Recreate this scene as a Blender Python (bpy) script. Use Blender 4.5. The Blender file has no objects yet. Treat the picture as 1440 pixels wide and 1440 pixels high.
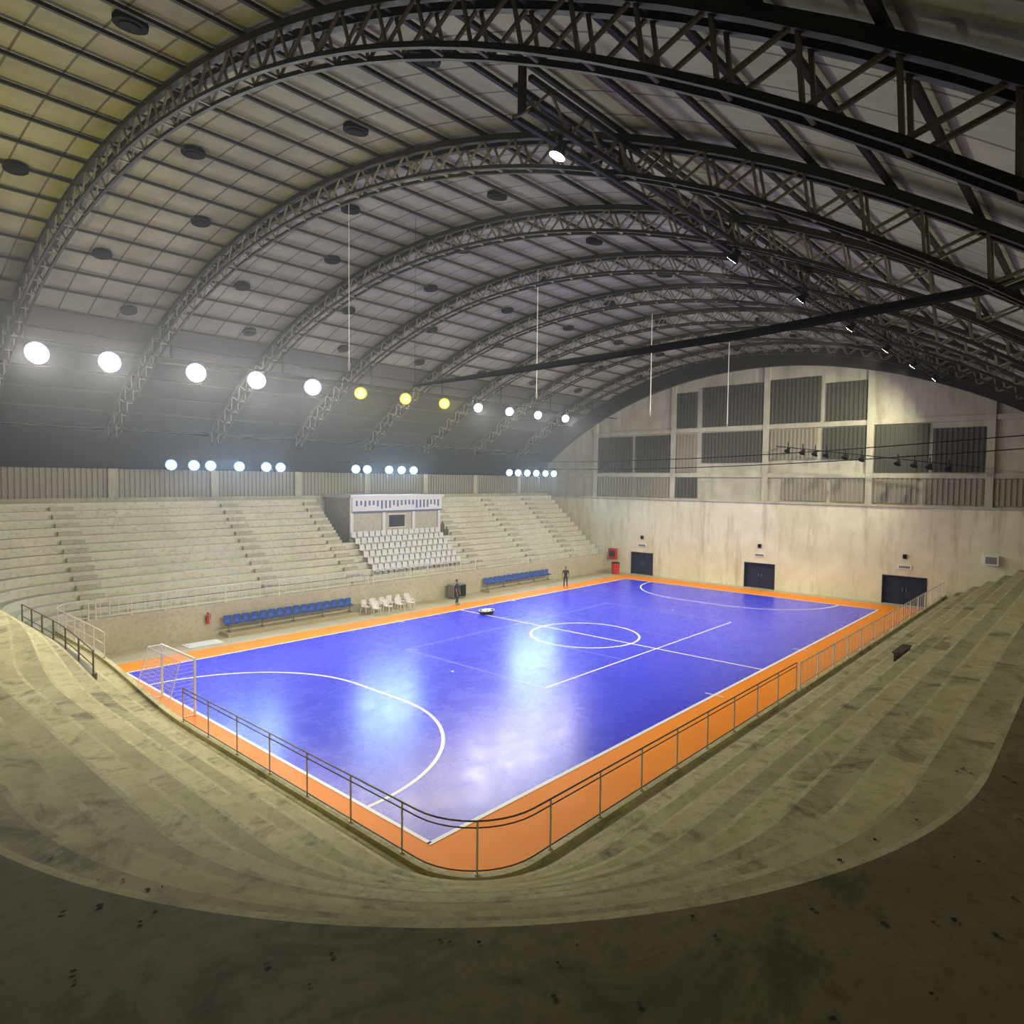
import bpy, bmesh, math, random
from mathutils import Vector, Matrix
import numpy as np
random.seed(4)
PI=math.pi
COL=bpy.context.scene.collection
bpy.context.scene.view_settings.view_transform='Standard'

# ------------------------------------------------------------------ materials
def newmat(name):
    m=bpy.data.materials.new(name);m.use_nodes=True
    nt=m.node_tree;b=nt.nodes['Principled BSDF'];return m,nt,b
def simple(name,col,rough=.6,metal=0,spec=.5,emit=None,es=0):
    m,nt,b=newmat(name)
    b.inputs['Base Color'].default_value=(*col,1);b.inputs['Roughness'].default_value=rough
    b.inputs['Metallic'].default_value=metal;b.inputs['Specular IOR Level'].default_value=spec
    if emit:
        b.inputs['Emission Color'].default_value=(*emit,1);b.inputs['Emission Strength'].default_value=es
    if not emit:
        tc=nt.nodes.new('ShaderNodeTexCoord');n=nt.nodes.new('ShaderNodeTexNoise');n.inputs['Scale'].default_value=2.5;n.inputs['Detail'].default_value=1
        mr=nt.nodes.new('ShaderNodeMapRange');mr.inputs['To Min'].default_value=max(0,rough-.1);mr.inputs['To Max'].default_value=min(1,rough+.12)
        nt.links.new(tc.outputs['Object'],n.inputs['Vector']);nt.links.new(n.outputs['Fac'],mr.inputs['Value']);nt.links.new(mr.outputs['Result'],b.inputs['Roughness'])
    return m
def mixcol(nt,fac,a,b):
    n=nt.nodes.new('ShaderNodeMix');n.data_type='RGBA'
    if isinstance(fac,float):n.inputs[0].default_value=fac
    else:nt.links.new(fac,n.inputs[0])
    for i,v in ((6,a),(7,b)):
        if isinstance(v,tuple):n.inputs[i].default_value=(*v,1)
        else:nt.links.new(v,n.inputs[i])
    return n.outputs[2]
def noise(nt,vec,scale,detail=6,rough=.6,dist=0):
    n=nt.nodes.new('ShaderNodeTexNoise');n.inputs['Scale'].default_value=scale;n.inputs['Detail'].default_value=detail
    n.inputs['Roughness'].default_value=rough;n.inputs['Distortion'].default_value=dist
    nt.links.new(vec,n.inputs['Vector']);return n.outputs['Fac']
def ramp(nt,f,lo,hi,t1=1.0):
    mr=nt.nodes.new('ShaderNodeMapRange');mr.inputs['From Min'].default_value=lo;mr.inputs['From Max'].default_value=hi
    mr.inputs['To Max'].default_value=t1
    nt.links.new(f,mr.inputs['Value']);return mr.outputs['Result']
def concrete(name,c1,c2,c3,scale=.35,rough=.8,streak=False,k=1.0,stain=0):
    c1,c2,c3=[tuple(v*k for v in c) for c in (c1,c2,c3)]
    m,nt,b=newmat(name)
    tc=nt.nodes.new('ShaderNodeTexCoord');v=tc.outputs['Object']
    n1=noise(nt,v,scale,4,.65,.4)
    if streak:
        mp=nt.nodes.new('ShaderNodeMapping');mp.inputs['Scale'].default_value=(1,1,.15);nt.links.new(v,mp.inputs['Vector'])
        n2=noise(nt,mp.outputs[0],1.6,4,.7)
    else:n2=noise(nt,v,scale*9,4,.75)
    c=mixcol(nt,ramp(nt,n1,.32,.68),c1,c2)
    c=mixcol(nt,ramp(nt,n2,.5,.75),c,c3)
    if stain:
        n4=noise(nt,v,.55,6,.74,.8);c=mixcol(nt,ramp(nt,n4,.53,.66,stain),c,tuple(x*.35 for x in c3))
    nt.links.new(c,b.inputs['Base Color']);b.inputs['Roughness'].default_value=rough
    b.inputs['Specular IOR Level'].default_value=.25
    return m
M={}
NC=((.45,.41,.205),(.65,.60,.345),(.31,.28,.135))
M['near']=concrete('stand_concrete',*NC,stain=.75)
M['near2']=concrete('stand_concrete_darker',*NC,k=.80,scale=.5,stain=.75)  # darker tone for risers and every other tread
M['nose']=concrete('step_nosing',*NC,k=1.12,scale=.8,stain=.5)
M['ndark']=concrete('stand_concrete_shaded',(.40,.34,.13),(.55,.48,.21),(.26,.22,.08),k=.42,scale=.6,stain=.6)  # olive darkened to put the shade of the landing into the colour
M['ndark2']=concrete('stand_concrete_shaded_deep',(.40,.34,.13),(.55,.48,.21),(.26,.22,.08),k=.32,scale=.5,stain=.6)  # deeper tone of the shade painted on landing and upper rows
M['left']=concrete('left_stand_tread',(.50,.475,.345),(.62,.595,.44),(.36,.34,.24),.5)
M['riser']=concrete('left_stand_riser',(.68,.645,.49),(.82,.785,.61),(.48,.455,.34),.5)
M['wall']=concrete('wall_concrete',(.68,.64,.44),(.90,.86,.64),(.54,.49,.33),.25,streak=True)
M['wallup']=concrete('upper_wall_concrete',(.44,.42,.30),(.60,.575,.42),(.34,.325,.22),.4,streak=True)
M['floorc']=concrete('floor_concrete',(.46,.40,.25),(.56,.50,.33),(.36,.31,.19),.5,rough=.5)
M['panel']=simple('louver_panel_grey',(.085,.085,.06),.6)
M['panell']=simple('louver_panel_beige',(.32,.30,.21),.6)
M['dark']=simple('upper_wall_shade',(.006,.006,.007),.9,0,.1)  # near-black colour carries the shade of the unlit upper wall
M['roofd']=simple('roof_eave_shade',(.02,.02,.02),.9,0,.1)  # shade towards the left eave put into the colour, darkest band
M['roofm']=simple('roof_eave_halfshade',(.12,.118,.10),.9,0,.1)  # middle band of the painted eave shade
M['steel']=simple('truss_steel',(.026,.022,.015),.6,0,.3)
M['steell']=simple('truss_web_steel',(.22,.20,.14),.5,.0)
M['rail']=simple('rail_dark_steel',(.14,.12,.08),.45,.2)
M['railp']=simple('rail_post_galvanised',(.60,.56,.42),.45,.2)
M['railw']=simple('rail_white_paint',(.80,.78,.68),.45)
M['white']=simple('white_plastic',(.80,.80,.77),.4)
M['bluep']=simple('blue_plastic',(.02,.10,.46),.4)
M['banner']=simple('banner_print_blue',(.10,.15,.30),.6)
M['door']=simple('door_navy',(.005,.014,.05),.5)
M['red']=simple('red_paint',(.60,.02,.015),.4)
M['black']=simple('black_metal',(.010,.010,.010),.8,0,.1)
M['grey']=simple('grey_cabinet',(.22,.22,.20),.5)
M['wood']=simple('dark_wood',(.06,.04,.02),.7)
M['glass']=simple('window_dark_glass',(.02,.025,.03),.1)
M['line']=simple('white_court_paint',(.9,.9,.9),.4,0,.3)
M['faint']=simple('faint_court_paint',(.34,.37,.85),.4,0,.3)
M['lampw']=simple('lamp_white',(1,1,1),.5,emit=(.95,.93,1),es=50)
M['lampr']=simple('lamp_halo_lavender',(0,0,0),.5,emit=(.62,.58,1),es=1.15)  # glowing outer ring imitates the halo around the white lamps
M['lampy']=simple('lamp_yellow',(0,0,0),.5,emit=(1,.86,.12),es=3.0)
M['lampyr']=simple('lamp_halo_amber',(0,0,0),.5,emit=(.85,.62,.02),es=.9)  # same painted halo ring for the yellow lamps
M['lampb']=simple('lamp_blueish',(1,1,1),.5,emit=(.66,.85,1),es=30)
M['lampbr']=simple('lamp_halo_blue',(0,0,0),.5,emit=(.22,.55,1),es=1.4)  # bluish halo of the bank lamps, put in as a glowing ring
M['skin']=simple('skin',(.35,.19,.12),.6)
M['hair']=simple('hair',(.01,.008,.006),.7)
M['shirt']=simple('black_shirt',(.015,.015,.018),.8)
M['jean']=simple('dark_trousers',(.03,.025,.03),.8)
M['shoe']=simple('shoes',(.3,.3,.3),.6)
M['net']=simple('net_cord',(.7,.7,.7),.7)
M['litter']=simple('dry_leaf_litter',(.03,.017,.006),.9)

def court_mat(name,c1,c2,r0,r1,spec):
    m,nt,b=newmat(name);tc=nt.nodes.new('ShaderNodeTexCoord');v=tc.outputs['Object']
    n=noise(nt,v,.35,4,.6,.5);nt.links.new(mixcol(nt,ramp(nt,n,.3,.7),c1,c2),b.inputs['Base Color'])
    n2=noise(nt,v,.9,5,.7,.4);mr=nt.nodes.new('ShaderNodeMapRange');mr.inputs['From Min'].default_value=.3;mr.inputs['From Max'].default_value=.7
    mr.inputs['To Min'].default_value=r0;mr.inputs['To Max'].default_value=r1
    nt.links.new(n2,mr.inputs['Value']);nt.links.new(mr.outputs['Result'],b.inputs['Roughness'])
    b.inputs['Specular IOR Level'].default_value=spec
    return m
M['blue']=court_mat('blue_court_paint',(.040,.048,.74),(.052,.062,.82),.23,.31,.36)
M['orange']=court_mat('orange_court_paint',(.90,.26,.01),(.95,.30,.015),.5,.6,.2)

def roof_mat():
    m,nt,b=newmat('roof_insulation');tc=nt.nodes.new('ShaderNodeTexCoord');v=tc.outputs['Object']
    sp=nt.nodes.new('ShaderNodeSeparateXYZ');nt.links.new(v,sp.inputs[0])
    def seam(out,per,wd):
        a=nt.nodes.new('ShaderNodeMath');a.operation='PINGPONG';nt.links.new(out,a.inputs[0]);a.inputs[1].default_value=per/2
        c=nt.nodes.new('ShaderNodeMath');c.operation='LESS_THAN';nt.links.new(a.outputs[0],c.inputs[0]);c.inputs[1].default_value=wd;return c.outputs[0]
    n=noise(nt,v,.4,4,.65)
    c=mixcol(nt,ramp(nt,n,.35,.65),(.25,.25,.18),(.38,.375,.27))
    c=mixcol(nt,seam(sp.outputs[0],1.18,.03),c,(.11,.10,.07))
    nt.links.new(c,b.inputs['Base Color']);b.inputs['Roughness'].default_value=.7;b.inputs['Specular IOR Level'].default_value=.25
    return m
M['roof']=roof_mat()

# ------------------------------------------------------------------ mesh helpers
class MB:
    def __init__(s,name,mats):
        s.name=name;s.v=[];s.f=[];s.mi=[];s.mats=mats
    def quad(s,a,b,c,d,m=0):
        i=len(s.v);s.v+=[tuple(a),tuple(b),tuple(c),tuple(d)];s.f.append((i,i+1,i+2,i+3));s.mi.append(m)
    def poly(s,pts,m=0):
        i=len(s.v);s.v+=[tuple(p) for p in pts];s.f.append(tuple(range(i,i+len(pts))));s.mi.append(m)
    def box(s,x0,x1,y0,y1,z0,z1,m=0):
        i=len(s.v)
        s.v+=[(x0,y0,z0),(x1,y0,z0),(x1,y1,z0),(x0,y1,z0),(x0,y0,z1),(x1,y0,z1),(x1,y1,z1),(x0,y1,z1)]
        for f in ((0,3,2,1),(4,5,6,7),(0,1,5,4),(1,2,6,5),(2,3,7,6),(3,0,4,7)):
            s.f.append(tuple(i+k for k in f));s.mi.append(m)
    def beam(s,p,q,w,m=0,n=4,w2=None,r2=None):
        p=Vector(p);q=Vector(q);d=(q-p)
        if d.length<1e-6:return
        d.normalize();up=Vector((0,0,1)) if abs(d.z)<.9 else Vector((1,0,0))
        a=d.cross(up).normalized();b=a.cross(d).normalized()
        i=len(s.v);ra=w/2*(1.0 if n>4 else 1.41);rb=(r2 if r2 is not None else w)/2*(1.0 if n>4 else 1.41)
        for base,r in ((p,ra),(q,rb)):
            for k in range(n):
                t=2*PI*(k+.5)/n;s.v.append(tuple(base+a*math.cos(t)*r+b*math.sin(t)*r*((w2/w) if w2 else 1)))
        for k in range(n):
            s.f.append((i+k,i+(k+1)%n,i+n+(k+1)%n,i+n+k));s.mi.append(m)
        s.f.append(tuple(i+k for k in range(n))[::-1]);s.mi.append(m)
        s.f.append(tuple(i+n+k for k in range(n)));s.mi.append(m)
    def tube(s,pts,w,m=0,n=6):
        for a,b in zip(pts[:-1],pts[1:]):s.beam(a,b,w,m,n)
    def disc(s,c,nrm,r,m=0,n=16):
        nrm=Vector(nrm).normalized();up=Vector((0,0,1)) if abs(nrm.z)<.9 else Vector((1,0,0))
        a=nrm.cross(up).normalized();b=nrm.cross(a);c=Vector(c)
        s.poly([c+a*math.cos(2*PI*k/n)*r+b*math.sin(2*PI*k/n)*r for k in range(n)],m)
    def ell(s,c,rx,ry,rz,m=0,nu=12,nv=8,cut=None):
        i=len(s.v);c=Vector(c)
        for a in range(nv+1):
            t=PI*a/nv
            for k in range(nu):
                u=2*PI*k/nu;s.v.append((c.x+rx*math.sin(t)*math.cos(u),c.y+ry*math.sin(t)*math.sin(u),c.z+rz*math.cos(t)))
        for a in range(nv):
            for k in range(nu):
                s.f.append((i+a*nu+k,i+(a+1)*nu+k,i+(a+1)*nu+(k+1)%nu,i+a*nu+(k+1)%nu));s.mi.append(m)
    def done(s,smooth=False,recalc=True):
        me=bpy.data.meshes.new(s.name);me.from_pydata(s.v,[],s.f)
        for m in s.mats:me.materials.append(M[m])
        me.polygons.foreach_set('material_index',s.mi)
        if recalc:
            bm=bmesh.new();bm.from_mesh(me);bmesh.ops.recalc_face_normals(bm,faces=bm.faces);bm.to_mesh(me);bm.free()
        if smooth:me.polygons.foreach_set('use_smooth',[True]*len(me.polygons))
        me.update();o=bpy.data.objects.new(s.name,me);COL.objects.link(o);return o

# ------------------------------------------------------------------ arch geometry
YC=10.0
def arc(y,apex,R):return apex-R+math.sqrt(max(R*R-(y-YC)**2,1))
LA,LR=18.05,34.9
TD=.72                   # truss depth
RO=.98                   # roof offset
def arcpt(th,off,x):
    r=LR+off;return Vector((x,YC+r*math.sin(th),LA-LR+r*math.cos(th)))
TH0,TH1=-math.asin(26/36.2),math.asin(22.3/36.2)
XW=43.4

# ------------------------------------------------------------------ floor + court
b=MB('floor',['floorc']);b.box(-16,45,-18,34,-.2,0);b.done()
b=MB('futsal_court',['orange','blue','line','faint'])
b.box(-1.74,42.4,-3.24,21.7,0,.006,0)
b.box(0,40,0,20,.006,.012,1)
def ln(x0,y0,x1,y1,w=.09,m=2,z=.0165):
    d=Vector((x1-x0,y1-y0,0)).normalized();n=Vector((-d.y,d.x,0))*w/2
    p=Vector((x0,y0,z));q=Vector((x1,y1,z));b.quad(p-n,q-n,q+n,p+n,m)
def ar(cx,cy,r,a0,a1,w=.09,m=2,n=40,z=.0170):
    for i in range(n):
        t0=a0+(a1-a0)*i/n;t1=a0+(a1-a0)*(i+1)/n
        P=lambda t,rr:(cx+rr*math.cos(t),cy+rr*math.sin(t),z)
        b.quad(P(t0,r-w/2),P(t1,r-w/2),P(t1,r+w/2),P(t0,r+w/2),m)
ln(-.05,0,40.05,0,.13);ln(-.05,20,40.05,20,.11);ln(0,0,0,20,.11);ln(40,0,40,20,.11);ln(20,0,20,20,.11,z=.0175)
ar(20,10,3,0,2*PI,.12,n=64)
for s,X in ((1,0),(-1,40)):
    if s==1:
        ar(0,8.5,6,-PI/2,0,.12);ar(0,11.5,6,0,PI/2,.12)
    else:
        ar(40,8.5,6,PI,1.5*PI,.12);ar(40,11.5,6,PI/2,PI,.12)
    ln(X+s*6,8.5,X+s*6,11.5,.12)
    b.box(X+s*6-.08,X+s*6+.08,9.92,10.08,.012,.018,2);b.box(X+s*10-.06,X+s*10+.06,9.94,10.06,.012,.018,2)
ln(11,5.5,29,5.5,.08,2,.0145);ln(11,14.5,29,14.5,.06,3,.0145)
for X in (11,17,23,29):ln(X,5.5,X,14.5,.06 if X in (11,29) else .04,3,.0150)
for X in (15,25):ln(X,19.6,X,20.4,.08,2,.019);ln(X,-.4,X,.4,.08,2,.019)
b.done(recalc=False)

# ------------------------------------------------------------------ bowl stands
# profile entries: (d,z,material of the segment that ENDS here)
NL=9
def prof(w):
    def mk(zb,wk,dep,ris,land,dep2,ris2,endd):
        p=[(0,0,0),(0,zb+.12,2),(.16,zb+.12,2),(.16,zb,0),(wk,zb,0)]
        d,z=wk,zb
        for i in range(NL):
            z+=ris;p.append((d,z,1))
            if i==NL-1:d+=land
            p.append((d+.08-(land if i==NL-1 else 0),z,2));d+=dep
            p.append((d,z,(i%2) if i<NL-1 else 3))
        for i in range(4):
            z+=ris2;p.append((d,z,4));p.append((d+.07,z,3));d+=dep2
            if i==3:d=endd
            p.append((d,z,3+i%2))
        p.append((endd,0,0))
        return p
    A=mk(.9,.8,.81,.456,1.3,.6,.475,13.3)
    B=mk(1.6,1.0,.49,.42,0,.49,.42,7.35)
    return [(a[0]*(1-w)+c[0]*w,a[1]*(1-w)+c[1]*w,a[2]) for a,c in zip(A,B)]
def base_pt(kind,t,d):
    if kind=='R':return (t,-3.25-d)
    if kind=='C1':return (-.2+(1.55+d)*math.cos(t),-1.7+(1.55+d)*math.sin(t))
    if kind=='E':return (-1.75-d,t)
    if kind=='C2':return (-.2+(1.55+d)*math.cos(t),22.65+(1.55+d)*math.sin(t))
    if kind=='L':return (t,24.2+d)
def wgt(kind,t):
    if kind in('R','C1'):return 0
    if kind=='E':
        u=min(1,max(0,(t-9)/9));return u*u*(3-2*u)
    return 1
st=[('R',XW-.15),('R',22),('R',-.2)]
st+=[('C1',-PI/2-PI/2*i/40) for i in range(1,41)]
st+=[('E',-1.7+24.35*i/26) for i in range(1,27)]
st+=[('C2',PI-PI/2*i/20) for i in range(1,21)]
def strip(b,stations,fm,pts=None):
    rows=[];pr0=prof(1) if pts is None else pts
    for k,t in stations:
        pr=prof(wgt(k,t)) if pts is None else pts
        rows.append([(*base_pt(k,t,q[0]),q[1]) for q in pr])
    for si,(r0,r1) in enumerate(zip(rows[:-1],rows[1:])):
        for j in range(len(r0)-1):b.quad(r0[j],r1[j],r1[j+1],r0[j+1],fm(pr0[j+1][2],stations[si]))
    b.poly(rows[0],0);b.poly(rows[-1][::-1],0)
def clean(o):
    bm=bmesh.new();bm.from_mesh(o.data);bmesh.ops.remove_doubles(bm,verts=bm.verts,dist=.0005);bmesh.ops.recalc_face_normals(bm,faces=bm.faces);bm.to_mesh(o.data);bm.free()
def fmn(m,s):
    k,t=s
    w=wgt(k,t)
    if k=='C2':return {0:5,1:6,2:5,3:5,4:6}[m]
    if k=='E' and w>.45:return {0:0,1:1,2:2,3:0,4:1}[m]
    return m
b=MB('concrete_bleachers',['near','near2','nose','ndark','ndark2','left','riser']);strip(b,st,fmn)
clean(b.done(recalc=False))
PB=[q for q in prof(1)]
PBL=[]
for j,q in enumerate(PB):
    if j<5 or j==len(PB)-1:PBL.append((q[0],q[1],0))
    else:PBL.append((q[0],q[1],1 if (j-5)%3==0 else 0))
b=MB('concrete_grandstand',['left','riser'])
ff=lambda m,s:m
strip(b,[('L',-.2),('L',16.2)],ff,PBL);strip(b,[('L',26.4),('L',XW-.15)],ff,PBL)
cutp=PBL[:5+3*6];cutp=cutp+[(cutp[-1][0]+.2,cutp[-1][1],0),(cutp[-1][0]+.2,0,0)]
strip(b,[('L',16.2),('L',26.4)],ff,cutp)
def row(i):
    return 1.0+.49*i,1.6+.42*i
for xa in (-.1,9.2,15.1,26.5,33.0,38.6):
    for j in range(13):
        d0,z0=row(j);b.box(xa,xa+1.1,24.2+d0-.24,24.2+d0,z0-.01,z0+.21)
b.done()

# ------------------------------------------------------------------ walls
b=MB('wall_far',['wall','wallup'])
ys=[-16+ (33-(-16))*i/60 for i in range(61)]
doors=[(19.3,21.6),(8.3,10.8),(-2.2,.6)]
edges=[-16]+sorted([v for d in doors for v in d])+[33]
T=XW+.35
for i in range(0,len(edges)-1):
    y0,y1=edges[i],edges[i+1]
    isd=any(abs(y0-d[0])<1e-6 for d in doors)
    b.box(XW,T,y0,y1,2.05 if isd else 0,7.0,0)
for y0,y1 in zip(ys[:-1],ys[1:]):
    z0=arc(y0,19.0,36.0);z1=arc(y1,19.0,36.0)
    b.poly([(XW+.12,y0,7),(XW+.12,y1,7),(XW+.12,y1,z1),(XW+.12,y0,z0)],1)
for y in (25.8,17.5,9.3,1.7,-5.5,-12.5):
    b.box(XW-.08,XW+.12,y-.22,y+.22,7.0,arc(y,18.0,36),1)
for z in (9.15,13.0):b.box(XW-.03,XW+.12,-14,31.5,z-.17,z+.17,1)
b.box(XW-.1,XW+.12,-15,31.5,6.92,7.08,1)
b.done()
b=MB('ventilation_louvers',['panel','panell'])
def louv(y0,y1,z0,z1,m):
    if y0>y1:y0,y1=y1,y0
    b.box(XW+.04,XW+.1,y0,y1,z0,z1,m)
    n=max(2,int((y1-y0)/.3));
    for i in range(n):
        y=y0+(y1-y0)*(i+.5)/n;b.box(XW-.02,XW+.05,y-.06,y+.06,z0,z1,m)
louv(17.2,15.3,13.25,16.3,0);louv(14.8,9.6,13.25,16.6,0);louv(9.0,5.2,13.25,16.7,0);louv(4.8,2.0,13.25,16.1,0)
louv(25.5,21.7,9.4,12.7,0);louv(21.4,17.8,9.4,12.7,0);louv(17.2,15.3,9.4,12.7,1);louv(14.8,9.6,10.2,12.75,0)
louv(9.0,5.4,10.4,12.75,1);louv(5.0,2.0,10.4,12.75,0);louv(1.4,-2,9.4,12.75,0);louv(-2.2,-5.2,9.4,12.4,0)
louv(25.5,21.7,7.2,8.95,1);louv(21.4,17.8,7.2,8.95,1);louv(17.2,15.2,7.2,8.95,0);louv(8,4.6,7.2,8.95,1);louv(4.3,2,7.2,8.95,1);louv(1.4,-1.4,7.2,8.95,1);louv(-1.7,-5.2,7.2,8.95,1)
louv(-5.8,-12,7.2,8.95,1)
b.done()
for i,(y0,y1) in enumerate(doors):
    b=MB('door_%d'%(i+1),['door','grey'])
    b.box(XW+.2,XW+.26,y0,(y0+y1)/2-.01,0,2.05,0);b.box(XW+.2,XW+.26,(y0+y1)/2+.01,y1,0,2.05,0)
    b.box(XW-.03,XW+.2,y0,y0+.07,0,2.05,0);b.box(XW-.03,XW+.2,y1-.07,y1,0,2.05,0);b.box(XW-.03,XW+.2,y0,y1,1.97,2.05,0)
    b.box(XW+.16,XW+.2,(y0+y1)/2-.14,(y0+y1)/2-.1,.95,1.15,1);b.box(XW+.16,XW+.2,(y0+y1)/2+.1,(y0+y1)/2+.14,.95,1.15,1)
    b.done()
    b=MB('exit_sign',['white','black','grey']);ym=(y0+y1)/2
    b.box(XW-.06,XW,ym-.45,ym+.45,2.55,2.85,0);b.box(XW-.065,XW-.06,ym-.35,ym+.35,2.62,2.78,2)
    b.box(XW-.12,XW,ym-.12,ym+.12,3.3,3.6,1);b.done()
YB=31.7
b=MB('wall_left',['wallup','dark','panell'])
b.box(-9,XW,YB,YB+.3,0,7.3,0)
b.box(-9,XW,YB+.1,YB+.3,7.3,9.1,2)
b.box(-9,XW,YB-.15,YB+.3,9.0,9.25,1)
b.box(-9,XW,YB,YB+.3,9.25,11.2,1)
TX=[-2.73+5.93*i for i in range(8)]
for x in TX+[-8.6]:b.box(x-.25,x+.25,YB-.12,YB+.1,7.3,9.0,0)
xx=-9
while xx<XW:
    b.box(xx,xx+.1,YB+.02,YB+.12,7.3,9.0,2);xx+=.28
b.done()

# ------------------------------------------------------------------ roof
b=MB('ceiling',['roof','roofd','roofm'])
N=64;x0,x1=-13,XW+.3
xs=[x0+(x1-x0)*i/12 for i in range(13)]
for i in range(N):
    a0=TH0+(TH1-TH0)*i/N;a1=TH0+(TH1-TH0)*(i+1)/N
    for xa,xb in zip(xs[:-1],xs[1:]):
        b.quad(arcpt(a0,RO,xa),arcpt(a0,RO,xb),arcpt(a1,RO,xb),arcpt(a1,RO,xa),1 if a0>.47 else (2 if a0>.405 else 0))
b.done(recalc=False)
b=MB('roof_purlins',['steel'])
NP=34
for i in range(NP+1):
    th=TH0+(TH1-TH0)*i/NP
    b.beam(arcpt(th,RO-.1,x0),arcpt(th,RO-.1,x1),.09,0)
b.done()
def truss(x,hw=.2):
    b=MB('arch_truss',['steel','steell'])
    n=46
    th=[TH0+(TH1-TH0)*i/n for i in range(n+1)]
    for s in (-hw,hw):
        for i in range(n):
            b.beam(arcpt(th[i],0,x+s),arcpt(th[i+1],0,x+s),.09,0)
            b.beam(arcpt(th[i],TD,x+s),arcpt(th[i+1],TD,x+s),.16,0)
            tm=(th[i]+th[i+1])/2
            b.beam(arcpt(th[i],0,x+s),arcpt(tm,TD,x+s),.05,1);b.beam(arcpt(tm,TD,x+s),arcpt(th[i+1],0,x+s),.05,1)
    for i in range(n):
        b.beam(arcpt(th[i],0,x-hw),arcpt(th[i],0,x+hw),.05,1)
        tm=(th[i]+th[i+1])/2
        b.beam(arcpt(tm,TD,x-hw),arcpt(tm,TD,x+hw),.06,0)
    return b.done()
for x in TX+[-8.66]:truss(x)
b=MB('arch_beam',['steel']);n=60
for i in range(n):
    a0=TH0+(TH1-TH0)*i/n;a1=TH0+(TH1-TH0)*(i+1)/n
    p=[arcpt(a0,-.3,XW-.1),arcpt(a1,-.3,XW-.1),arcpt(a1,RO-.02,XW-.1),arcpt(a0,RO-.02,XW-.1)]
    q=[v+Vector((-.5,0,0)) for v in p]
    b.quad(*p);b.quad(*q[::-1]);b.quad(p[0],q[0],q[1],p[1]);b.quad(p[3],p[2],q[2],q[3])
b.done()
b=MB('longitudinal_girder',['steel','steell']);xa,xb=-.3,XW-.7;n=int((xb-xa)/1.2);hw=.2;y,zt,zb=-2.9,16.15,15.55
for s in (-hw,hw):
    b.beam((xa,y+s,zt),(xb,y+s,zt),.1);b.beam((xa,y+s,zb),(xb,y+s,zb),.1)
    for i in range(n):
        u=xa+(xb-xa)*i/n;v=xa+(xb-xa)*(i+1)/n;m=(u+v)/2
        b.beam((u,y+s,zb),(m,y+s,zt),.045,1);b.beam((m,y+s,zt),(v,y+s,zb),.045,1)
for i in range(n):
    u=xa+(xb-xa)*i/n;b.beam((u,y-hw,zb),(u,y+hw,zb),.05,1)
for x in TX[1:]+[-.3]:b.beam((x,y,zb),(x,y,arc(y,LA+.9,LR)),.12)
b.done()
b=MB('light_support_pipe',['black']);b.beam((-8.6,23,14.35),(XW-.7,23,14.35),.08,0,8)
for x in TX:b.beam((x,23,14.35),(x,23,arc(23,LA+.1,LR)),.05)
b.done()
b=MB('tie_beam',['black']);b.tube([(5.3,-11.4,12.3),(5.5,-10.25,12.3),(6.55,-4.5,12.3),(7.1,4.7,12.3)],.22,0,6);b.beam((7.1,4.7,12.3),(7.3,9.5,12.3),.2,0,6,r2=.1);b.beam((7.3,9.4,12.3),(7.3,9.4,18.9),.015,0,6);b.done()
b=MB('suspension_cable',['black'])
for k,(za,zb_) in enumerate(((11.3,10.2),(10.6,9.6))):
    pts=[(33.9,-10+40.5*i/16,za+(zb_-za)*i/16-1.0*math.sin(PI*i/16)*.5) for i in range(17)];b.tube(pts,.06)
b.done()
for x in (4.6,15.6,26.6,37.7):
    b=MB('hanging_cable',['railw','grey']);b.beam((x,10,18.9),(x,10,12.8),.02+.0009*x,0,6);b.beam((x,10,12.9),(x,10,12.6),.12,1,8,r2=.05);b.done()
b=MB('roof_ventilators',['black'])
for xi in range(9):
    for ai,a in enumerate((-.30,-.14,.02,.15,.27,.38)):
        x=-5.7+5.93*xi+(1.2 if ai%2 else -1.0)
        c=arcpt(a,RO-.04,x);nr=(Vector((0,-math.sin(a),-math.cos(a))))
        b.beam(c,c+nr*.12,.72,0,18);b.beam(c+nr*.12,c+nr*.15,.45,0,12)
b.done()

# ------------------------------------------------------------------ railings
def railing(name,pts,h,mats,spacing,rails,vert=None,wp=.05,wr=.045,kick=0):
    b=MB(name,mats);P=[Vector(p) for p in pts];L=[0];pm=len(mats)-1
    for a,c in zip(P[:-1],P[1:]):L.append(L[-1]+(c-a).length)
    def at(s):
        for i in range(len(P)-1):
            if s<=L[i+1]+1e-6:
                return P[i].lerp(P[i+1],(s-L[i])/max(1e-6,L[i+1]-L[i]))
        return P[-1]
    for r in rails:b.tube([p+Vector((0,0,r)) for p in P],wr if r==max(rails) else wr*.8,0,6)
    if kick:b.tube([p+Vector((0,0,kick/2)) for p in P],kick,0,4)
    n=max(1,round(L[-1]/spacing))
    for i in range(n+1):
        p=at(L[-1]*i/n);b.beam(p,p+Vector((0,0,h)),wp,pm,6);b.beam(p,p+Vector((0,0,.03)),wp*2.2,pm,8)
    if vert:
        n=int(L[-1]/vert)
        for i in range(n):
            p=at(L[-1]*(i+.5)/n);b.beam(p+Vector((0,0,min(rails))),p+Vector((0,0,h)),.025,pm)
    return b.done()
zc=1.02
pn=[(14.5,-3.33,zc),(-.2,-3.33,zc)]+[(-.2+1.63*math.cos(-PI/2-PI/2*i/10),-1.7+1.63*math.sin(-PI/2-PI/2*i/10),zc) for i in range(1,11)]+[(-1.83,9.4,zc)]
railing('court_railing',pn,1.05,['rail','railp'],1.75,[.08,.92,1.05],wp=.045,wr=.04)
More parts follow.
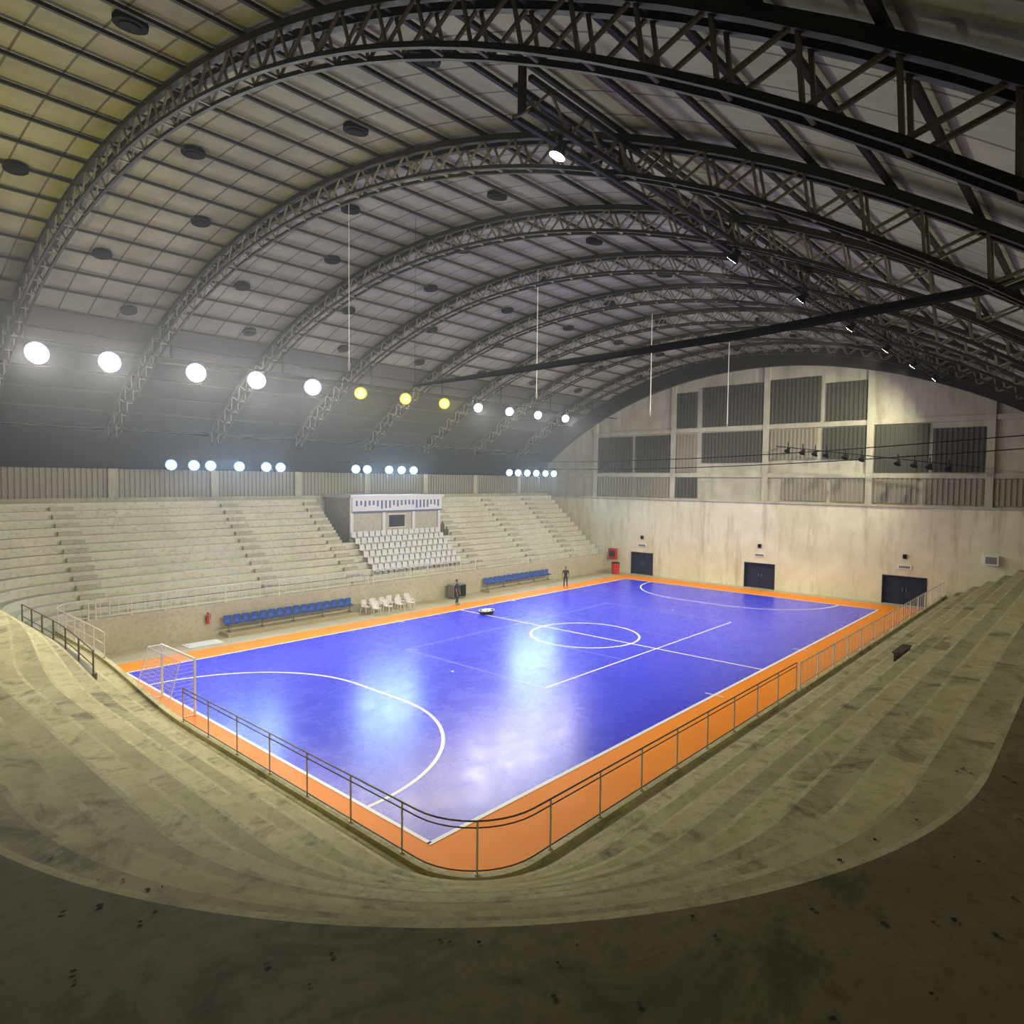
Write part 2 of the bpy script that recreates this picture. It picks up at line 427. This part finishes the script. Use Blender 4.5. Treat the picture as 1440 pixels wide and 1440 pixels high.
railing('court_railing',[(14.9,-3.33,zc),(42.6,-3.33,zc)],1.0,['railw'],2.0,[.15,.95],vert=.5)
def zE(y,rise=0):
    w=wgt('E',y);return .9*(1-w)+1.6*w+(.12 if not rise else .456*(1-w)+.42*w)
railing('court_railing',[(-3.05,13.6+(23-13.6)*i/8,zE(13.6+(23-13.6)*i/8,1)) for i in range(9)],1.0,['rail'],1.5,[.5,1.0],wp=.06,kick=.22)
pe=[(-1.83,16.6+(22.65-16.6)*i/8,zE(16.6+(22.65-16.6)*i/8)) for i in range(9)]
pe2=[(-.2+1.63*math.cos(PI-PI/2*i/8),22.65+1.63*math.sin(PI-PI/2*i/8),1.72) for i in range(1,9)]
railing('court_railing',pe+pe2,.95,['railw'],1.2,[.1,.5,.95],wp=.05)
railing('grandstand_railing',[(0.1,24.28,1.72),(15.8,24.28,1.72)],.95,['railw'],1.6,[.1,.5,.95],vert=.4)
railing('grandstand_railing',[(16.2,24.28,1.72),(42.8,24.28,1.72)],.95,['railw'],1.6,[.1,.5,.95],vert=.4)

# ------------------------------------------------------------------ press box + seating
b=MB('press_box',['left','white','glass','banner','dark'])
zb=4.12
b.box(17.2,25.6,28.35,31.5,zb-.1,7.25,0)
b.box(17.0,25.8,28.0,31.5,7.2,7.4,1)
for x in (17.2,20.0,22.8,25.4):b.box(x-.1,x+.15,28.2,28.35,zb,7.2,1)
b.box(20.6,22.0,28.28,28.35,5.0,5.9,2);b.box(20.5,22.1,28.26,28.3,4.92,5.0,1);b.box(20.5,22.1,28.26,28.3,5.9,5.98,1)
b.box(17.2,25.6,28.1,28.18,6.15,7.2,1)
for i in range(22):
    x=17.5+8*i/22.0;h=random.uniform(.25,.6);b.box(x,x+.13,28.06,28.1,6.95-h,7.0,3)
b.box(17.2,25.6,28.05,28.1,6.15,6.24,3)
b.done()
def seat(b,x,y,z,ms,mf,face=-1,w=.44):
    n=6
    prof_=[(-.22,.0),(-.2,.02),(-.05,.0),(.1,.01),(.18,.06),(.22,.2),(.24,.38),(.235,.44)]
    for i in range(len(prof_)-1):
        for j in range(n):
            u0=-1+2*j/n;u1=-1+2*(j+1)/n
            def P(pr,u):
                return Vector((x+u*w/2,y+(pr[0]-(.05*u*u if pr[1]>.08 else 0))*(-face),z+pr[1]+.05*u*u*(1 if pr[1]<.1 else 0)))
            b.quad(P(prof_[i],u0),P(prof_[i],u1),P(prof_[i+1],u1),P(prof_[i+1],u0),ms)
b=MB('stadium_seats',['white','grey'])
for r in range(6):
    d,z=row(r);z+=.42;y=24.2+d+.24
    for k in range(16):
        x=17.3+k*.52;seat(b,x,y,z+.25,0,1);b.beam((x,y,z),(x,y,z+.25),.06,1)
b.done(recalc=False)
def bench(xa,xb,n):
    b=MB('team_bench_seats',['bluep','grey','floorc'])
    b.box(xa-.3,xb+.3,23.2,24.19,0,.2,2)
    for k in range(n):
        x=xa+(xb-xa)*k/(n-1);seat(b,x,23.75,.62,0,1,w=.42)
    b.beam((xa-.2,23.75,.58),(xb+.2,23.75,.58),.06,1)
    for k in range(5):
        x=xa+(xb-xa)*k/4;b.beam((x,23.75,.2),(x,23.75,.58),.06,1);b.beam((x-.0,23.55,.22),(x,23.95,.22),.05,1)
    b.done(recalc=False)
bench(6.3,14.0,16);bench(26.4,33.8,15)
def chair_mesh():
    b=MB('plastic_chair',['white'])
    seat(b,0,0,.43,0,0,w=.46)
    for sx in (-1,1):
        b.beam((sx*.21,-.2,.42),(sx*.25,-.25,0),.05,0,6,r2=.03);b.beam((sx*.2,.2,.44),(sx*.24,.27,0),.05,0,6,r2=.03)
        b.tube([(sx*.24,-.2,.42),(sx*.26,-.2,.62),(sx*.26,.1,.65),(sx*.22,.22,.7)],.045)
    b.tube([(-.22,.24,.84),(0,.26,.88),(.22,.24,.84)],.04)
    return b.done(recalc=False)
ch=chair_mesh();first=True
for (x,y,r) in ((14.9,23.3,.2),(15.6,23.4,-.1),(16.3,23.3,.1),(17.0,23.5,0),(17.7,23.4,.3),(18.4,23.4,.0),(15.1,22.5,-.3),(16.0,22.5,.4),(17.0,22.6,-.2),(17.9,22.6,.2)):
    o=ch if first else ch.copy()
    if not first:COL.objects.link(o)
    first=False;o.location=(x,y,0);o.rotation_euler=(0,0,r)

# ------------------------------------------------------------------ goal
b=MB('futsal_goal',['white','net'])
y0,y1,gx=12.6,15.6,-.15;h=2.05;xb=-1.2
for y in (y0,y1):
    b.beam((gx,y,.013),(gx,y,h),.09,0,10);b.beam((gx,y,h),(gx-.5,y,h),.04,0,6);b.beam((gx-.5,y,h),(xb,y,.03),.04,0,6);b.beam((gx,y,.03),(xb,y,.03),.04,0,6)
b.beam((gx,y0-.04,h),(gx,y1+.04,h),.09,0,10);b.beam((xb,y0,.03),(xb,y1,.03),.04,0,6);b.beam((gx-.5,y0,h),(gx-.5,y1,h),.03,0,6)
for i in range(1,20):
    y=y0+(y1-y0)*i/20;b.beam((gx-.5,y,h),(xb,y,.03),.008,1);b.beam((gx,y,h),(gx-.5,y,h),.008,1)
for i in range(1,14):
    t=i/14;z=h*(1-t);x=gx-.5+(xb-gx+.5)*t;b.beam((x,y0,z),(x,y1,z),.008,1)
    for y in (y0,y1):b.beam((gx,y,z),(x,y,z),.008,1)
b.done()

# ------------------------------------------------------------------ small things
b=MB('ball_bag',['black','white'])
cx,cy=20.3,17.9
n=20
for k in range(n):
    a0=2*PI*k/n;a1=2*PI*(k+1)/n
    P=lambda a,r,z:(cx+r*1.15*math.cos(a),cy+r*.8*math.sin(a),z)
    b.quad(P(a0,.40,.02),P(a1,.40,.02),P(a1,.46,.12),P(a0,.46,.12),0);b.quad(P(a0,.46,.12),P(a1,.46,.12),P(a1,.50,.22),P(a0,.50,.22),0);b.beam(P(a0,.50,.24),P(a1,.50,.24),.05,1,6)
for (dx,dy,dz) in ((-.25,-.1,.22),(.0,.12,.24),(.25,-.05,.22),(.02,-.18,.22),(-.2,.12,.2),(.2,.14,.2)):b.ell((cx+dx,cy+dy,dz),.11,.11,.11,1)
b.done(True)
b=MB('fire_hose_cabinet',['red','glass']);b.box(XW-.24,XW-.01,23.1,24.0,1.2,2.2,0);b.box(XW-.255,XW-.24,23.25,23.85,1.45,2.0,1);b.done()
b=MB('red_bin',['red','black'])
b.beam((42.0,22.4,0),(42.0,22.4,1.0),.7,0,14,r2=.8);b.beam((42.0,22.4,1.0),(42.0,22.4,1.1),.84,1,14,r2=.6);b.done()
b=MB('fire_extinguisher',['red','black'])
b.beam((5.3,24.05,.75),(5.3,24.05,1.2),.16,0,12);b.beam((5.3,24.05,1.2),(5.3,24.05,1.27),.15,0,12,r2=.05);b.beam((5.3,24.05,1.27),(5.3,24.05,1.34),.06,1,8);b.tube([(5.3,24.02,1.3),(5.42,23.99,1.25),(5.42,23.99,.95)],.03,1);b.box(5.24,5.36,24.1,24.19,.9,1.1,1);b.done()
b=MB('equipment_cabinet',['grey','black']);b.box(22.4,23.6,23.2,23.9,.08,1.0,0);b.box(22.44,22.98,23.18,23.2,.14,.94,1);b.box(23.02,23.56,23.18,23.2,.14,.94,1)
for x in (22.5,23.5):
    for y in (23.3,23.8):b.beam((x,y,0),(x,y,.08),.07,1,8)
b.done()
b=MB('floor_mat',['white']);b.box(3.6,5.4,22.3,23.3,0,.04);b.box(3.7,5.3,22.4,23.2,.04,.06);b.done()
b=MB('junction_box',['white','grey']);b.box(XW-.3,XW-.01,-6.2,-5.4,3.3,3.95,0);b.box(XW-.32,XW-.3,-6.1,-5.5,3.4,3.85,1);b.done()
b=MB('wooden_bench',['wood']);zt=.9+.456*3
b.box(16.2,17.8,-6.3,-6.0,zt+.32,zt+.37)
for x in (16.35,17.6):b.box(x,x+.06,-6.28,-6.02,zt+.001,zt+.32)
b.box(16.35,17.66,-6.17,-6.12,zt+.12,zt+.2);b.done()
b=MB('leaf_litter',['litter'])
dl=.8+.81*8
for i in range(170):
    t=random.uniform(-PI/2-PI/2-.2,-PI/2+.2);u=random.random()
    if u<.8:d=random.uniform(dl+.15,dl+2.0);z=.9+.456*9
    else:d=dl-.81+random.uniform(.1,.7);z=.9+.456*8
    x=-.2+(1.55+d)*math.cos(t);y=-1.7+(1.55+d)*math.sin(t);r=random.uniform(.012,.035);a=random.uniform(0,6)
    b.poly([(x+r*random.uniform(.6,1.4)*math.cos(a+k*PI/3),y+r*random.uniform(.5,1)*math.sin(a+k*PI/3),z+.006+random.uniform(0,.008)) for k in range(6)])
b.done()

# ------------------------------------------------------------------ floodlights
LK=1.55
def add_spot(parent,loc,tgt,power,col,size=2.1,blend=.6,rad=.25):
    l=bpy.data.lights.new('lamp','SPOT');l.energy=power*LK;l.color=col;l.spot_size=size;l.spot_blend=blend;l.shadow_soft_size=rad
    o=bpy.data.objects.new('lamp',l);COL.objects.link(o);o.location=loc
    o.rotation_euler=(Vector(tgt)-Vector(loc)).to_track_quat('-Z','Y').to_euler();o.parent=parent;return o
def fixture(b,c,d,r,mh,me,br=None,mr=None):
    c=Vector(c);d=Vector(d).normalized()
    b.beam(c-d*.32,c-d*.12,r*.9,mh,12,r2=r*1.2);b.beam(c-d*.12,c,r*1.2,mh,18,r2=r*2)
    if mr is not None:
        b.disc(c+d*.004,d,r*.97,mr,18);b.disc(c+d*.012,d,r*.74,me,18)
    else:b.disc(c+d*.004,d,r*.93,me,16)
    b.beam(c-d*.15,c-d*.15+Vector((0,0,br or (r+.35))),.06,mh)
row1=[-2.3,.5,4.4,7.6,11,14.3,17.8,21.2,24.5,27.9,31.3,34.9]
b=MB('floodlight_row',['black','lampw','lampy','lampr','lampyr']);sp=[]
for i,x in enumerate(row1):
    yel=i in(5,6,7);r=.50 if i<5 else (.40 if yel else .36)
    d=Vector((-.6,-1,-.35));c=Vector((x,23,13.8));fixture(b,c,d,r,0,2 if yel else 1,.6,4 if yel else 3)
    sp.append((c+d.normalized()*.3,(x+1,6,0),yel))
o=b.done()
for c,t,y in sp:add_spot(o,c,t,1700 if not y else 1000,(1,.85,.4) if y else (1,.94,.82),2.3,.8,.5)
for bank in ([5.6,6.9,7.9,9.7,11.5,12.5],[18.4,19.4,21.4,22.6,23.8],[35,36.2,37.5,38.8,40.2,41.5]):
    b=MB('floodlight_bank',['black','lampb','lampbr'])
    for x in bank:
        d=Vector((-.6,-1,-.15));c=Vector((x,29.4,9.25));fixture(b,c,d,.34,0,1,.5,2)
    b.beam((bank[0]-.4,29.55,9.75),(bank[-1]+.4,29.55,9.75),.08,0)
    for x in (bank[0],bank[-1]):b.beam((x,29.55,9.75),(x,YB-.16,9.75),.07,0)
    o=b.done()
    for k in range(3):
        x=bank[0]+(bank[-1]-bank[0])*(k+.5)/3;add_spot(o,(x,28.95,9.1),(x-6,8,0),560,(.45,.72,1),2.3,.8,.5)
b=MB('floodlight_row',['black','lampw']);sp=[]
for x in (.8,9.2,15,21,27,33,39):
    d=Vector((.1,1,-1.0)) if x>1 else Vector((-.3,.3,-1));c=Vector((x,-2.9,15.15));fixture(b,c,d,.2 if x>1 else .18,0,1,.4);sp.append((c+d.normalized()*.3,x))
o=b.done()
for c,x in sp:add_spot(o,c,(x+2.5,22,1),2600,(1,.94,.76),2.3,.9,.3)
for (loc,tgt,pw,col) in (((-9.6,13,8.9),(-4.5,11,18),1300,(1,.87,.10)),((4,-15.6,8.2),(9,14,17),900,(1,.92,.62)),((18,-15.6,8.2),(21,14,17),800,(1,.92,.62)),((32,-15.6,8.2),(33,14,17),600,(1,.92,.62))):  # unseen pole uplights added to warm the roof, the first yellow
    b=MB('fill_uplight',['black','lampw']);c=Vector(loc);d=(Vector(tgt)-c).normalized()
    b.beam(c-d*.3,c,.25,0,10,r2=.5);b.disc(c+d*.005,d,.2,1);zf=6.9
    b.beam((c.x,c.y,zf),(c.x,c.y,c.z-.1),.08,0,8);b.beam((c.x,c.y,zf),(c.x,c.y,zf+.04),.4,0,10)
    o=b.done();add_spot(o,c+d*.3,tgt,pw,col,2.0 if loc[0]<0 else 1.2,.9,.25)
b=MB('floodlight_bar',['black'])
for y in (7.1,6.0,5.1,4.3,3.0,1.9,-.4,-1.4,-2.3,-3.4):
    z=9.55+(y+3.1)*.137;fixture(b,(42,y,z),(-.5,.2,-.8),.24,0,0)
b.beam((42.2,8,11.4),(42.2,-5,9.7),.06);b.beam((42.2,8,11.4),(XW-.1,8,11.4),.06);b.beam((42.2,-5,9.7),(XW-.1,-5,9.7),.06)
b.done()

# ------------------------------------------------------------------ people
def person(name,loc,rot,shirt,pants,pose=0):
    root=bpy.data.objects.new(name,None);COL.objects.link(root)
    def skin(nm,vs,es,rs,mat,rootv=0):
        me=bpy.data.meshes.new(nm);me.from_pydata(vs,es,[]);o=bpy.data.objects.new(nm,me);COL.objects.link(o);o.parent=root
        me.materials.append(mat);sk=o.modifiers.new('s','SKIN')
        for i,r in enumerate(rs):
            v=me.skin_vertices[0].data[i];v.radius=(r,r*.85) if not isinstance(r,tuple) else r;v.use_root=(i==rootv)
        su=o.modifiers.new('u','SUBSURF');su.levels=2;su.render_levels=2
        return o
    skin('trousers',[(0,0,.95),(.09,0,.88),(.11,.02,.50),(.12,-.02,.10),(-.09,0,.88),(-.12,-.03,.50),(-.13,.03,.10)],
         [(0,1),(1,2),(2,3),(0,4),(4,5),(5,6)],[(.14,.1),.095,.068,.05,.095,.068,.05],pants)
    skin('torso',[(0,0,.93),(0,0,1.15),(0,.01,1.36),(0,.01,1.46),(.19,.01,1.40),(.25,.0,1.14),(-.19,.01,1.40),(-.25,.0,1.14)],
         [(0,1),(1,2),(2,3),(2,4),(4,5),(2,6),(6,7)],[(.15,.1),(.14,.1),(.17,.11),(.07,.07),.065,.05,.065,.05],shirt)
    for s in (1,-1):
        fx=.28 if not pose else .22
        skin('arm',[(s*.25,0,1.16),(s*.27,-.03,1.05),(s*fx,-.10,.86),(s*fx,-.12,.80)],[(0,1),(1,2),(2,3)],[.04,.038,.026,.03],M['skin'])
        b=MB('hand',['skin']);hx,hy,hz=s*fx,-.12,.80
        b.ell((hx,hy,hz-.03),.02,.04,.05,0)
        for k,l in enumerate((.07,.08,.075,.06)):
            y=hy-.03+.02*k;b.beam((hx,y,hz-.06),(hx-s*.008,y-.008,hz-.06-l*.55),.017,0,6);b.beam((hx-s*.008,y-.008,hz-.06-l*.55),(hx-s*.022,y-.014,hz-.06-l),.015,0,6,r2=.011)
        b.beam((hx,hy-.03,hz-.01),(hx-s*.015,hy-.062,hz-.055),.02,0,6,r2=.014)
        h=b.done(True);h.parent=root
        b=MB('shoe',['shoe']);b.ell((s*.125,-.06,.05),.05,.13,.05,0);h=b.done(True);h.parent=root
    b=MB('head',['skin','hair','white','black'])
    b.beam((0,.01,1.44),(0,0,1.56),.1,0,12)
    b.ell((0,-.005,1.63),.075,.092,.115,0,16,12);b.ell((0,.018,1.66),.082,.09,.105,1,16,12)
    b.beam((0,-.09,1.645),(0,-.112,1.61),.02,0,6,r2=.03)
    for s in (1,-1):
        b.ell((s*.03,-.088,1.64),.013,.008,.009,2,8,6);b.ell((s*.03,-.094,1.64),.006,.005,.006,3,8,6);b.ell((s*.078,.005,1.625),.012,.02,.03,0,8,6)
    b.ell((0,-.088,1.575),.024,.008,.008,3,8,6)
    h=b.done(True);h.parent=root
    root.location=loc;root.rotation_euler=(0,0,rot)
person('standing_person',(21.1,21.5,.006),.5,M['shirt'],M['jean'])
person('standing_person',(32.1,20.6,.006),-.9,M['shirt'],M['jean'],1)

# ------------------------------------------------------------------ world (humid hall air) + camera
w=bpy.data.worlds.new('world');bpy.context.scene.world=w;w.use_nodes=True
wn=w.node_tree
wn.nodes['Background'].inputs[0].default_value=(1,.86,.5,1);wn.nodes['Background'].inputs[1].default_value=.16
vs=wn.nodes.new('ShaderNodeVolumeScatter');vs.inputs['Color'].default_value=(.92,.95,1,1);vs.inputs['Density'].default_value=.0017;vs.inputs['Anisotropy'].default_value=.75
wn.links.new(vs.outputs[0],wn.nodes['World Output'].inputs['Volume'])
p=[-10.142,-11.607,8.534,0.733,-0.047,0.01,939.8]
cx,cy,cz,yaw,pit,rol,f=p
fw=np.array([math.cos(yaw)*math.cos(pit),math.sin(yaw)*math.cos(pit),math.sin(pit)])
rt=np.cross(fw,[0,0,1.]);rt/=np.linalg.norm(rt);up=np.cross(rt,fw)
r2=rt*math.cos(rol)+up*math.sin(rol);u2=-rt*math.sin(rol)+up*math.cos(rol)
cam=bpy.data.cameras.new('camera');cam.sensor_width=36;cam.lens=f/1440*36;cam.clip_end=300
co=bpy.data.objects.new('camera',cam);COL.objects.link(co)
m=Matrix.Identity(4)
for i in range(3):m[i][0]=r2[i];m[i][1]=u2[i];m[i][2]=-fw[i]
m[0][3],m[1][3],m[2][3]=cx,cy,cz
co.matrix_world=m
bpy.context.scene.camera=co
